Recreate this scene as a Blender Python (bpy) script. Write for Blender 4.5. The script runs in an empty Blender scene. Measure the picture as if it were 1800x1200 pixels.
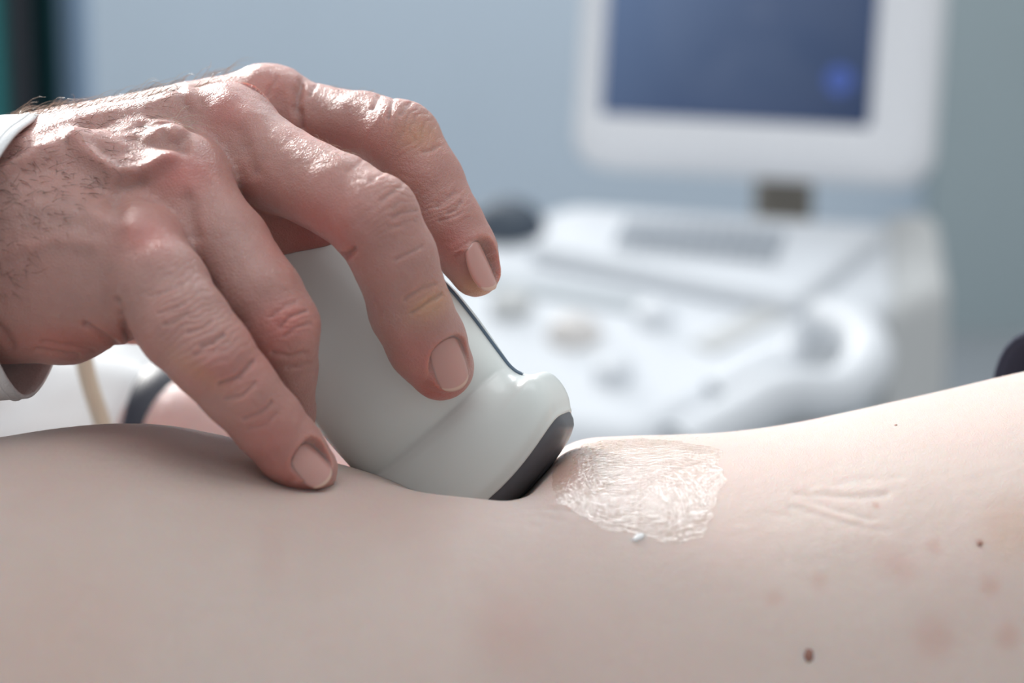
import bpy, math, random
import numpy as np
from mathutils import Vector, Matrix

random.seed(7); rng = np.random.default_rng(7)
scene = bpy.context.scene
col = scene.collection

# ------------------------------------------------------------------ camera
D = 500.0          # focus distance in mm
K = 0.13           # mm per pixel at the focus distance
PITCH = math.radians(12)
FOCUS = Vector((0, 0, 0.95))
cam_loc = FOCUS + Vector((0, -math.cos(PITCH), math.sin(PITCH))) * (D / 1000)
cd = bpy.data.cameras.new('camera'); cam = bpy.data.objects.new('camera', cd); col.objects.link(cam)
cam.location = cam_loc; cam.rotation_euler = (math.pi / 2 - PITCH, 0, 0)
cd.sensor_width = 36; cd.lens = 36 * D / (1800 * K); cd.clip_start = 0.02; cd.clip_end = 50
cd.dof.use_dof = True; cd.dof.focus_distance = D / 1000; cd.dof.aperture_fstop = 9.0
cd.dof.aperture_blades = 9
scene.camera = cam
# ------------------------------------------------------------------ light
w = bpy.data.worlds.new('world'); scene.world = w; w.use_nodes = True
bg = w.node_tree.nodes['Background']; bg.inputs[0].default_value = (0.91, 0.95, 0.97, 1); bg.inputs[1].default_value = 0.60


def aim(o, target):
    o.rotation_euler = (Vector(target) - o.location).to_track_quat('-Z', 'Y').to_euler()


def area(name, loc, target, sx, sy, power, colour):
    l = bpy.data.lights.new(name, 'AREA'); l.shape = 'RECTANGLE'; l.size = sx; l.size_y = sy
    l.energy = power; l.color = colour
    o = bpy.data.objects.new(name, l); col.objects.link(o); o.location = loc; aim(o, target); return o


sl = bpy.data.lights.new('sun', 'SUN'); sl.energy = 7.2; sl.angle = math.radians(20); sl.color = (1.0, .98, .95)
sun = bpy.data.objects.new('sun', sl); col.objects.link(sun); sun.location = (1.2, 6, 5); aim(sun, (0, 0, .95))
SA, SE = math.radians(-27), math.radians(23)
sun_dir = Vector((math.sin(SA) * math.cos(SE), math.cos(SA) * math.cos(SE), math.sin(SE)))
sun.rotation_euler = (-sun_dir).to_track_quat('-Z', 'Y').to_euler()
area('overhead_fill', (-.9, 3.7, 2.75), (-.9, 4.3, 0), 1.2, .3, 16, (0.93, 0.97, 1.0))  # unseen fill, added to brighten the left of the back wall
area('overhead_fill', (.6, 3.7, 2.75), (.6, 4.3, 0), 1.2, .3, 12, (0.93, 0.97, 1.0))  # likewise added, brightens the right of the back wall
area('overhead_fill', (.1, -.1, 2.75), (.1, .15, 0), 1.6, 1.0, 13, (0.97, 0.98, 1.0))  # unseen soft source added for top light on fingers and patient
area('overhead_fill', (.35, 2.5, 2.75), (.35, 2.0, 0), 1.2, .3, 24, (0.93, 0.97, 1.0))  # unseen fill added above the machine to lighten it
vs = scene.view_settings
scene.display_settings.display_device = 'sRGB'
vs.view_transform = 'Standard'; vs.look = 'None'; vs.gamma = 1; vs.use_curve_mapping = False; vs.exposure = 0.0
scene.cycles.use_denoising = True

# ------------------------------------------------------------------ frames
# "C" space: millimetres, X right, Y up, Z away, origin at the focus point, tilted by the camera's pitch.
cp, sp = math.cos(PITCH), math.sin(PITCH)
ROT = np.array([[1, 0, 0], [0, sp, cp], [0, cp, -sp]])   # rows: world x,y,z ; columns: C X,Y,Z
F0 = np.array(FOCUS)


def C2W(p):
    p = np.asarray(p, dtype=float)
    return p @ ROT.T / 1000.0 + F0


def W2C(p):
    return (np.asarray(p, dtype=float) - F0) @ ROT * 1000.0


def P(px, py, d=0.0):
    s = (D + d) / D * K
    return np.array([(px - 900) * s, -(py - 600) * s, d])


def W(px, py, d=0.0):
    return Vector(C2W(P(px, py, d)))


def proj(c):
    s = K * (D + c[:, 2]) / D
    return c[:, 0] / s + 900, 600 - c[:, 1] / s


# ------------------------------------------------------------------ object helpers
def tag(o, label=None, cat=None, group=None, kind=None):
    if label: o['label'] = label
    if cat: o['category'] = cat
    if group: o['group'] = group
    if kind: o['kind'] = kind
    return o


def empty(name, loc, label=None, cat=None, group=None):
    o = bpy.data.objects.new(name, None); col.objects.link(o); o.location = loc; o.empty_display_size = .02
    tag(o, label, cat, group); return o


def origin_of(o):
    p = Vector((0, 0, 0))
    while o is not None:
        p = p + o.location; o = o.parent
    return p


def mesh_np(name, verts, faces, mat, parent=None, smooth=True, colours=None, mats=None):
    """verts in world metres; faces: (n,4) or (n,3) array or list"""
    verts = np.asarray(verts, dtype=np.float64)
    me = bpy.data.meshes.new(name)
    off = np.array(origin_of(parent)) if parent is not None else np.zeros(3)
    if isinstance(faces, np.ndarray):
        n, m = faces.shape
        me.vertices.add(len(verts)); me.vertices.foreach_set('co', (verts - off).astype(np.float32).ravel())
        me.loops.add(n * m); me.loops.foreach_set('vertex_index', faces.astype(np.int32).ravel())
        me.polygons.add(n); me.polygons.foreach_set('loop_start', np.arange(0, n * m, m, dtype=np.int32))
        me.update(calc_edges=True)
    else:
        me.from_pydata([tuple(v) for v in (verts - off)], [], faces); me.update()
    me.polygons.foreach_set('use_smooth', [smooth] * len(me.polygons))
    if colours is not None:
        ca = me.color_attributes.new('tint', 'FLOAT_COLOR', 'POINT')
        c4 = np.ones((len(verts), 4), dtype=np.float32); c4[:, :3] = colours
        ca.data.foreach_set('color', c4.ravel())
    if mat: me.materials.append(mat)
    me.update()
    o = bpy.data.objects.new(name, me); col.objects.link(o); o.parent = parent
    return o


def recentre(o):
    """put a parentless mesh's origin at its base centre"""
    me = o.data; n = len(me.vertices); a = np.empty(n * 3, dtype=np.float32); me.vertices.foreach_get('co', a); a = a.reshape(-1, 3)
    c = np.array([(a[:, 0].min() + a[:, 0].max()) / 2, (a[:, 1].min() + a[:, 1].max()) / 2, a[:, 2].min()])
    me.vertices.foreach_set('co', (a - c).astype(np.float32).ravel()); o.location = c; me.update(); return o


def grid_faces(nu, nv, close_u=False, close_v=False):
    u = np.arange(nu if close_u else nu - 1); v = np.arange(nv if close_v else nv - 1)
    U, V = np.meshgrid(u, v, indexing='ij'); U = U.ravel(); V = V.ravel()
    U2 = (U + 1) % nu; V2 = (V + 1) % nv
    return np.stack([U * nv + V, U2 * nv + V, U2 * nv + V2, U * nv + V2], 1)


def tube(path, r, n=10, taper=None, cap=True):
    """closed tube about a polyline; returns verts, faces(list)"""
    path = np.asarray(path, float); m = len(path)
    rr = np.full(m, r, float) if np.isscalar(r) else np.asarray(r, float)
    T = np.gradient(path, axis=0); T /= np.linalg.norm(T, axis=1)[:, None] + 1e-12
    ref = np.array([0, 0, 1.0]) if abs(T[0][2]) < .9 else np.array([1.0, 0, 0])
    N = []; nvec = np.cross(T[0], ref); nvec /= np.linalg.norm(nvec)
    for i in range(m):
        nvec = nvec - T[i] * np.dot(nvec, T[i]); nvec /= np.linalg.norm(nvec) + 1e-12; N.append(nvec.copy())
    N = np.array(N); B = np.cross(T, N)
    a = np.linspace(0, 2 * math.pi, n, endpoint=False)
    V = path[:, None] + rr[:, None, None] * (np.cos(a)[None, :, None] * N[:, None] + np.sin(a)[None, :, None] * B[:, None])
    V = V.reshape(-1, 3); F = grid_faces(m, n, close_v=True).tolist()
    if cap:
        F.append(list(range(n))[::-1]); F.append(list(range((m - 1) * n, m * n)))
    return V, F


def spline(pts, n):
    pts = np.asarray(pts, float); m = len(pts)
    p = np.vstack([2 * pts[0] - pts[1], pts, 2 * pts[-1] - pts[-2]])
    out = []
    for t in np.linspace(0, m - 1 - 1e-9, n):
        i = int(t); f = t - i; a, b, c, d = p[i], p[i + 1], p[i + 2], p[i + 3]
        out.append(.5 * ((2 * b) + (-a + c) * f + (2 * a - 5 * b + 4 * c - d) * f * f + (-a + 3 * b - 3 * c + d) * f ** 3))
    return np.array(out)


# ------------------------------------------------------------------ materials
def new_mat(name):
    m = bpy.data.materials.new(name); m.use_nodes = True
    nt = m.node_tree; b = nt.nodes['Principled BSDF']; return m, nt, b


def plain(name, colour, rough=.5, spec=.5, metal=0, noise=0.0, nscale=20, bump=0.0, bscale=200, sss=0, sssr=(1, 1, 1), coat=0, emit=None, estr=0):
    m, nt, b = new_mat(name)
    b.inputs['Base Color'].default_value = (*colour, 1); b.inputs['Roughness'].default_value = rough
    b.inputs['Metallic'].default_value = metal; b.inputs['Specular IOR Level'].default_value = spec
    b.inputs['Coat Weight'].default_value = coat; b.inputs['Coat Roughness'].default_value = .12
    tc = nt.nodes.new('ShaderNodeTexCoord')
    if noise:
        n = nt.nodes.new('ShaderNodeTexNoise'); n.inputs['Scale'].default_value = nscale; n.inputs['Detail'].default_value = 4
        nt.links.new(tc.outputs['Object'], n.inputs['Vector'])
        r = nt.nodes.new('ShaderNodeMapRange'); r.inputs['To Min'].default_value = 1 - noise; r.inputs['To Max'].default_value = 1 + noise
        nt.links.new(n.outputs['Fac'], r.inputs['Value'])
        mx = nt.nodes.new('ShaderNodeVectorMath'); mx.operation = 'SCALE'; mx.inputs[0].default_value = colour
        nt.links.new(r.outputs[0], mx.inputs['Scale']); nt.links.new(mx.outputs[0], b.inputs['Base Color'])
    if bump:
        n = nt.nodes.new('ShaderNodeTexNoise'); n.inputs['Scale'].default_value = bscale; n.inputs['Detail'].default_value = 3
        nt.links.new(tc.outputs['Object'], n.inputs['Vector'])
        bp = nt.nodes.new('ShaderNodeBump'); bp.inputs['Strength'].default_value = 1; bp.inputs['Distance'].default_value = bump
        nt.links.new(n.outputs['Fac'], bp.inputs['Height']); nt.links.new(bp.outputs[0], b.inputs['Normal'])
    if sss:
        b.inputs['Subsurface Weight'].default_value = 1; b.inputs['Subsurface Scale'].default_value = sss
        b.inputs['Subsurface Radius'].default_value = sssr
    if emit:
        b.inputs['Emission Color'].default_value = (*emit, 1); b.inputs['Emission Strength'].default_value = estr
    return m


def skin_mat(name, base, sss, rough, cell=900, bumpd=.00006, mottle=.10, red=(.72, .30, .25), redamt=.25, nscale=28, spec=.4):
    m, nt, b = new_mat(name); N = nt.nodes; L = nt.links
    tc = N.new('ShaderNodeTexCoord')
    at = N.new('ShaderNodeAttribute'); at.attribute_name = 'tint'
    n1 = N.new('ShaderNodeTexNoise'); n1.inputs['Scale'].default_value = nscale; n1.inputs['Detail'].default_value = 5; n1.inputs['Roughness'].default_value = .6
    L.new(tc.outputs['Object'], n1.inputs['Vector'])
    r1 = N.new('ShaderNodeMapRange'); r1.inputs['From Min'].default_value = .42; r1.inputs['From Max'].default_value = .75
    r1.inputs['To Max'].default_value = redamt; L.new(n1.outputs['Fac'], r1.inputs['Value'])
    mx = N.new('ShaderNodeMix'); mx.data_type = 'RGBA'
    mx.inputs['A'].default_value = (*base, 1); mx.inputs['B'].default_value = (*red, 1); L.new(r1.outputs[0], mx.inputs['Factor'])
    n2 = N.new('ShaderNodeTexNoise'); n2.inputs['Scale'].default_value = nscale * 9; n2.inputs['Detail'].default_value = 3
    L.new(tc.outputs['Object'], n2.inputs['Vector'])
    r2 = N.new('ShaderNodeMapRange'); r2.inputs['To Min'].default_value = 1 - mottle; r2.inputs['To Max'].default_value = 1 + mottle
    L.new(n2.outputs['Fac'], r2.inputs['Value'])
    sc = N.new('ShaderNodeVectorMath'); sc.operation = 'SCALE'; L.new(mx.outputs['Result'], sc.inputs[0]); L.new(r2.outputs[0], sc.inputs['Scale'])
    mu = N.new('ShaderNodeVectorMath'); mu.operation = 'MULTIPLY'; L.new(sc.outputs[0], mu.inputs[0]); L.new(at.outputs['Color'], mu.inputs[1])
    L.new(mu.outputs[0], b.inputs['Base Color'])
    v = N.new('ShaderNodeTexVoronoi'); v.inputs['Scale'].default_value = cell; v.feature = 'DISTANCE_TO_EDGE'
    nw = N.new('ShaderNodeTexNoise'); nw.inputs['Scale'].default_value = cell * .4
    L.new(tc.outputs['Object'], nw.inputs['Vector'])
    ad = N.new('ShaderNodeVectorMath'); ad.operation = 'MULTIPLY_ADD'; ad.inputs[1].default_value = (.002,) * 3
    L.new(nw.outputs['Color'], ad.inputs[0]); L.new(tc.outputs['Object'], ad.inputs[2]); L.new(ad.outputs[0], v.inputs['Vector'])
    rr = N.new('ShaderNodeMapRange'); rr.inputs['From Max'].default_value = .25; L.new(v.outputs['Distance'], rr.inputs['Value'])
    bp = N.new('ShaderNodeBump'); bp.inputs['Distance'].default_value = bumpd; bp.inputs['Strength'].default_value = 1
    L.new(rr.outputs[0], bp.inputs['Height'])
    n3 = N.new('ShaderNodeTexNoise'); n3.inputs['Scale'].default_value = cell * .22; n3.inputs['Detail'].default_value = 3
    L.new(tc.outputs['Object'], n3.inputs['Vector'])
    bp2 = N.new('ShaderNodeBump'); bp2.inputs['Distance'].default_value = bumpd * 4; bp2.inputs['Strength'].default_value = 1
    L.new(n3.outputs['Fac'], bp2.inputs['Height']); L.new(bp.outputs[0], bp2.inputs['Normal'])
    L.new(bp2.outputs[0], b.inputs['Normal'])
    b.inputs['Roughness'].default_value = rough; b.inputs['Specular IOR Level'].default_value = spec
    b.inputs['Subsurface Weight'].default_value = 1; b.inputs['Subsurface Scale'].default_value = sss
    b.inputs['Subsurface Radius'].default_value = (1.0, .38, .22)
    return m


M_hand = skin_mat('hand_skin', (.45, .258, .228), .0026, .42, spec=.5, cell=1300, bumpd=.00006, mottle=.07)
M_body = skin_mat('patient_skin', (.57, .465, .42), .0040, .46, cell=1500, bumpd=.00004, mottle=.03, red=(.58, .37, .335), redamt=.35, nscale=16)
M_nail = plain('nail', (.55, .31, .275), .30, .5, sss=.0012, sssr=(1, .4, .3), coat=.25)
M_nail_edge = plain('nail_edge', (.62, .42, .34), .35)
M_shell = plain('probe_shell', (.76, .80, .785), .27, .5, sss=.0008, noise=.015, nscale=60, bump=.00002, bscale=500)
M_lens = plain('probe_lens', (.10, .105, .12), .33, .5, bump=.00006, bscale=300, noise=.15, nscale=300)
M_seam = plain('probe_seam', (.10, .15, .21), .4)
M_cloth = plain('coat_cloth', (.86, .87, .88), .9, .1, bump=.00035, bscale=1500, noise=.03, nscale=60)
M_hair = plain('hair', (.55, .46, .37), .35, .6)  # pale copy: the backlight on rim hairs put into their colour
M_hair_shade = plain('hair_shaded', (.11, .07, .05), .4, .5)  # dark copy: shade on the back of the hand put into hair colour

# ------------------------------------------------------------------ setting
def box(name, lo, hi, mat, parent=None, bevel=0, segs=3):
    lo = np.array(lo, float); hi = np.array(hi, float)
    v = [(x, y, z) for x in (lo[0], hi[0]) for y in (lo[1], hi[1]) for z in (lo[2], hi[2])]
    f = [[0, 1, 3, 2], [4, 6, 7, 5], [0, 4, 5, 1], [2, 3, 7, 6], [0, 2, 6, 4], [1, 5, 7, 3]]
    o = mesh_np(name, v, f, mat, parent, smooth=False)
    if bevel:
        b = o.modifiers.new('b', 'BEVEL'); b.width = bevel; b.segments = segs
    return o


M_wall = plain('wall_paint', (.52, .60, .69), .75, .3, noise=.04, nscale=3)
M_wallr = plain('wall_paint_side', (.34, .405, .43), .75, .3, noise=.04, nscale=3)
M_floor = plain('floor_vinyl', (.27, .29, .31), .6, .4, noise=.05, nscale=6)
M_trim = plain('trim_paint', (.23, .33, .47), .6)
YW = 4.7
tag(box('floor', (-2.4, -1.8, -.05), (2.0, YW + .1, 0), M_floor), kind='structure')
tag(box('wall_back', (-2.4, YW, 0), (.98, YW + .1, 2.4), M_wall), kind='structure')
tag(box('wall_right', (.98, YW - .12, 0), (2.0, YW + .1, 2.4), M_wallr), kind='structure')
tag(box('baseboard_back', (-2.4, YW - .02, 0), (.98, YW, .09), M_trim), kind='structure')


# ================================================================== SDF tools
def rcone(Pn, a, b, r1, r2):
    ba = b - a; l2 = ba @ ba; rr = r1 - r2; a2 = l2 - rr * rr; il2 = 1.0 / l2
    pa = Pn - a.astype(np.float32); y = pa @ ba.astype(np.float32); z = y - l2
    q = pa * np.float32(l2) - ba.astype(np.float32) * y[..., None]
    x2 = np.einsum('...i,...i->...', q, q)
    y2 = y * y * l2; z2 = z * z * l2
    k = np.sign(rr) * rr * rr * x2
    d = (np.sqrt(x2 * a2 * il2) + y * rr) * il2 - r1
    d1 = np.sqrt(x2 + z2) * il2 - r2; d2 = np.sqrt(x2 + y2) * il2 - r1
    d = np.where(np.sign(z) * a2 * z2 > k, d1, d)
    d = np.where(np.sign(y) * a2 * y2 < k, d2, d)
    return d


def smin(a, b, k):
    h = np.maximum(k - np.abs(a - b), 0) / k
    return np.minimum(a, b) - h * h * k * .25


def surface_nets(V, lo, h):
    S = V < 0
    nx, ny, nz = V.shape
    c = [S[i:nx - 1 + i, j:ny - 1 + j, k:nz - 1 + k] for i in (0, 1) for j in (0, 1) for k in (0, 1)]
    allc = np.logical_and.reduce(c); anyc = np.logical_or.reduce(c); act = anyc & ~allc
    idx = np.full(act.shape, -1, np.int64); I = np.argwhere(act); idx[act] = np.arange(len(I))
    acc = np.zeros((len(I), 3)); cnt = np.zeros(len(I))
    cor = [(i, j, k) for i in (0, 1) for j in (0, 1) for k in (0, 1)]
    vals = {q: V[I[:, 0] + q[0], I[:, 1] + q[1], I[:, 2] + q[2]] for q in cor}
    for q in cor:
        for ax in range(3):
            if q[ax]: continue
            q2 = list(q); q2[ax] = 1; q2 = tuple(q2)
            a, b = vals[q], vals[q2]; m = (a < 0) != (b < 0)
            t = np.where(m, a / np.where(m, a - b, 1), 0)
            p = np.zeros((len(I), 3)); p[:] = q; p[:, ax] += t
            acc[m] += p[m]; cnt[m] += 1
    verts = lo + (I + acc / cnt[:, None]) * h
    F = []
    for ax in range(3):
        o1, o2 = [(1, 2), (2, 0), (0, 1)][ax]
        A = S[tuple(slice(0, n - 1) if a == ax else slice(0, n) for a, n in enumerate(S.shape))]
        B = S[tuple(slice(1, n) if a == ax else slice(0, n) for a, n in enumerate(S.shape))]
        E = np.argwhere(A != B)
        ok = (E[:, o1] > 0) & (E[:, o2] > 0) & (E[:, o1] < S.shape[o1] - 1) & (E[:, o2] < S.shape[o2] - 1); E = E[ok]
        flip = A[tuple(E.T)]
        quad = []
        for d1, d2 in ((-1, -1), (0, -1), (0, 0), (-1, 0)):
            q = E.copy(); q[:, o1] += d1; q[:, o2] += d2; quad.append(idx[tuple(q.T)])
        quad = np.stack(quad, 1)
        quad[~flip] = quad[~flip][:, ::-1]
        F.append(quad)
    F = np.concatenate(F)
    return verts, F


def relax(verts, F, it=2, lam=.5):
    n = len(verts)
    e = np.concatenate([F[:, [0, 1]], F[:, [1, 2]], F[:, [2, 3]], F[:, [3, 0]]])
    for _ in range(it):
        s = np.zeros((n, 3)); c = np.bincount(e[:, 0], minlength=n) + np.bincount(e[:, 1], minlength=n)
        for ax in range(3):
            s[:, ax] = np.bincount(e[:, 0], weights=verts[e[:, 1], ax], minlength=n) + np.bincount(e[:, 1], weights=verts[e[:, 0], ax], minlength=n)
        verts = verts * (1 - lam) + lam * s / np.maximum(c, 1)[:, None]
    return verts


def normals(verts, F):
    a, b, c, d = (verts[F[:, i]] for i in range(4))
    fn = np.cross(c - a, d - b)
    N = np.zeros_like(verts)
    for i in range(4):
        for ax in range(3):
            N[:, ax] += np.bincount(F[:, i], weights=fn[:, ax], minlength=len(verts))
    return N / (np.linalg.norm(N, axis=1)[:, None] + 1e-12)


def subdivide(verts, F):
    """one linear subdivision of a quad mesh followed by a light smooth"""
    n = len(verts)
    e = np.sort(np.concatenate([F[:, [0, 1]], F[:, [1, 2]], F[:, [2, 3]], F[:, [3, 0]]]), 1)
    key = e[:, 0].astype(np.int64) * n + e[:, 1]
    u, inv = np.unique(key, return_inverse=True)
    ev = (verts[u // n] + verts[u % n]) / 2
    fv = verts[F].mean(1); m = len(F)
    V = np.concatenate([verts, ev, fv])
    ei = (n + inv).reshape(4, m); fi = n + len(u) + np.arange(m)
    Q = [np.stack([F[:, i], ei[i], fi, ei[(i + 3) % 4]], 1) for i in range(4)]
    return V, np.concatenate(Q)


def noise3(p, scale, seed=0, octaves=2):
    """cheap smooth value noise in [-1,1]"""
    out = np.zeros(len(p)); amp = 1; tot = 0
    for o in range(octaves):
        q = p / scale * (2 ** o) + seed * 17.3; i = np.floor(q).astype(np.int64); f = q - i; f = f * f * (3 - 2 * f)
        def hsh(a, b, c):
            h = (a * 73856093) ^ (b * 19349663) ^ (c * 83492791) ^ (seed * 2654435 + o * 977)
            h = (h ^ (h >> 13)) * 1274126177 & 0x7fffffff
            return (h & 0xffff) / 32767.5 - 1
        s = 0
        for dx in (0, 1):
            for dy in (0, 1):
                for dz in (0, 1):
                    wgt = (f[:, 0] if dx else 1 - f[:, 0]) * (f[:, 1] if dy else 1 - f[:, 1]) * (f[:, 2] if dz else 1 - f[:, 2])
                    s = s + wgt * hsh(i[:, 0] + dx, i[:, 1] + dy, i[:, 2] + dz)
        out += amp * s; tot += amp; amp *= .5
    return out / tot


def polydist(x, y, pts):
    best = np.full(len(x), 1e9)
    for (ax, ay), (bx, by) in zip(pts[:-1], pts[1:]):
        dx, dy = bx - ax, by - ay; t = np.clip(((x - ax) * dx + (y - ay) * dy) / (dx * dx + dy * dy + 1e-9), 0, 1)
        best = np.minimum(best, np.hypot(x - ax - t * dx, y - ay - t * dy))
    return best


# ================================================================== the right hand (SDF, then creases, veins, nails)
FING = {   # px, py, depth, radius in mm
    'index':  [(470, 192, 40, 9.4), (560, 215, 33, 8.8), (640, 226, 25, 8.7), (704, 246, 17, 9.3), (752, 315, 14, 8.1), (790, 392, 12, 7.9), (820, 440, 11, 7.2), (836, 476, 10, 6.1)],
    'middle': [(400, 232, 12, 10.2), (500, 300, -2, 9.8), (600, 348, -14, 9.5), (657, 385, -20, 10.0), (694, 455, -18, 9.2), (722, 545, -13, 9.2), (748, 600, -9, 8.9), (775, 645, -5, 7.6)],
    'ring':   [(312, 318, -8, 10.0), (400, 430, -18, 9.2), (460, 520, -25, 9.0), (492, 572, -26, 8.6), (500, 650, -17, 7.3), (498, 725, -9, 7.0), (492, 770, -5, 6.4)],
    'little': [(245, 437, -26, 8.9), (282, 505, -34, 10.2), (322, 570, -39, 9.9), (368, 622, -42, 9.1), (418, 682, -39, 8.2), (468, 740, -34, 7.7), (510, 790, -30, 7.2), (544, 824, -27, 6.2)],
    'thumb':  [(60, 480, 38, 13), (230, 515, 50, 12.5), (400, 535, 56, 11), (520, 580, 54, 10), (600, 625, 46, 8.5)],
}
PALM = [((470, 200, 38, 11), (-60, 345, 26, 17)), ((400, 245, 14, 12), (-60, 350, 8, 17)), ((310, 335, -6, 12.5), (-60, 385, -6, 17)),
        ((240, 455, -23, 10.8), (-60, 430, -14, 16)), ((190, 525, -24, 10), (-40, 505, -10, 15)), ((120, 560, -14, 9), (-60, 530, 0, 12)),
        ((440, 370, 14, 11), (575, 415, 12, 6.5)), ((250, 420, 20, 14), (0, 440, 20, 17)), ((400, 330, 30, 11), (60, 430, 36, 16)), ((90, 520, 20, 12), (-60, 520, 18, 12)),
        ((-60, 400, 18, 20), (-330, 420, 18, 24)), ((-60, 430, -8, 20), (-330, 440, -6, 24))]


def build_hand():
    h = 0.72
    lo = np.array([-176.0, -40.0, -62.0]); hi = np.array([6.0, 72.0, 80.0])
    n = np.ceil((hi - lo) / h).astype(int)
    ax = [lo[i] + np.arange(n[i]) * h for i in range(3)]
    V = np.full(tuple(n), 50.0, np.float32)

    def eval_on(arr_shape, prims, kk):
        pts = np.array([q[:3] for pr in prims for q in pr]); rad = max(q[3] for pr in prims for q in pr)
        c = np.array([P(*q) for q in pts]); l = c.min(0) - rad - 12; u = c.max(0) + rad + 12
        s0 = np.maximum(np.floor((l - lo) / h).astype(int), 0); s1 = np.minimum(np.ceil((u - lo) / h).astype(int), n)
        sl = tuple(slice(a, b) for a, b in zip(s0, s1))
        G = np.stack(np.meshgrid(*[ax[i][sl[i]].astype(np.float32) for i in range(3)], indexing='ij'), -1)
        d = None
        for a, b in prims:
            e = rcone(G, P(*a[:3]), P(*b[:3]), a[3], b[3])
            d = e if d is None else smin(d, e, kk)
        return sl, d
    slp, dp = eval_on(None, PALM, 9.0)
    palm = np.full(tuple(n), 50.0, np.float32); palm[slp] = dp
    V = palm.copy()
    for name, ch in FING.items():
        prims = list(zip(ch[:-1], ch[1:]))
        sl, d = eval_on(None, prims, 1.6)
        j = smin(d, palm[sl], 5.0 if name != 'thumb' else 12.0)
        V[sl] = smin(V[sl], j, .7)
    # finger pads pressed flat are left to the surfaces they touch
    verts, F = surface_nets(V, lo, h)
    verts = relax(verts, F, 3, .5)
    verts, F = subdivide(verts, F)
    verts = relax(verts, F, 3, .5)
    return verts, F


hv, hf = build_hand()
# keep only the largest part (all one piece) and work out the facing
hn = normals(hv, hf)
print('hand verts', len(hv))
px, py = proj(hv)
ray = hv + np.array([0, 0, D]); ray /= np.linalg.norm(ray, axis=1)[:, None]
facing = -(hn * ray).sum(1)
fmask = np.clip(facing * 3 + .45, 0, 1)

disp = np.zeros(len(hv))
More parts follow.
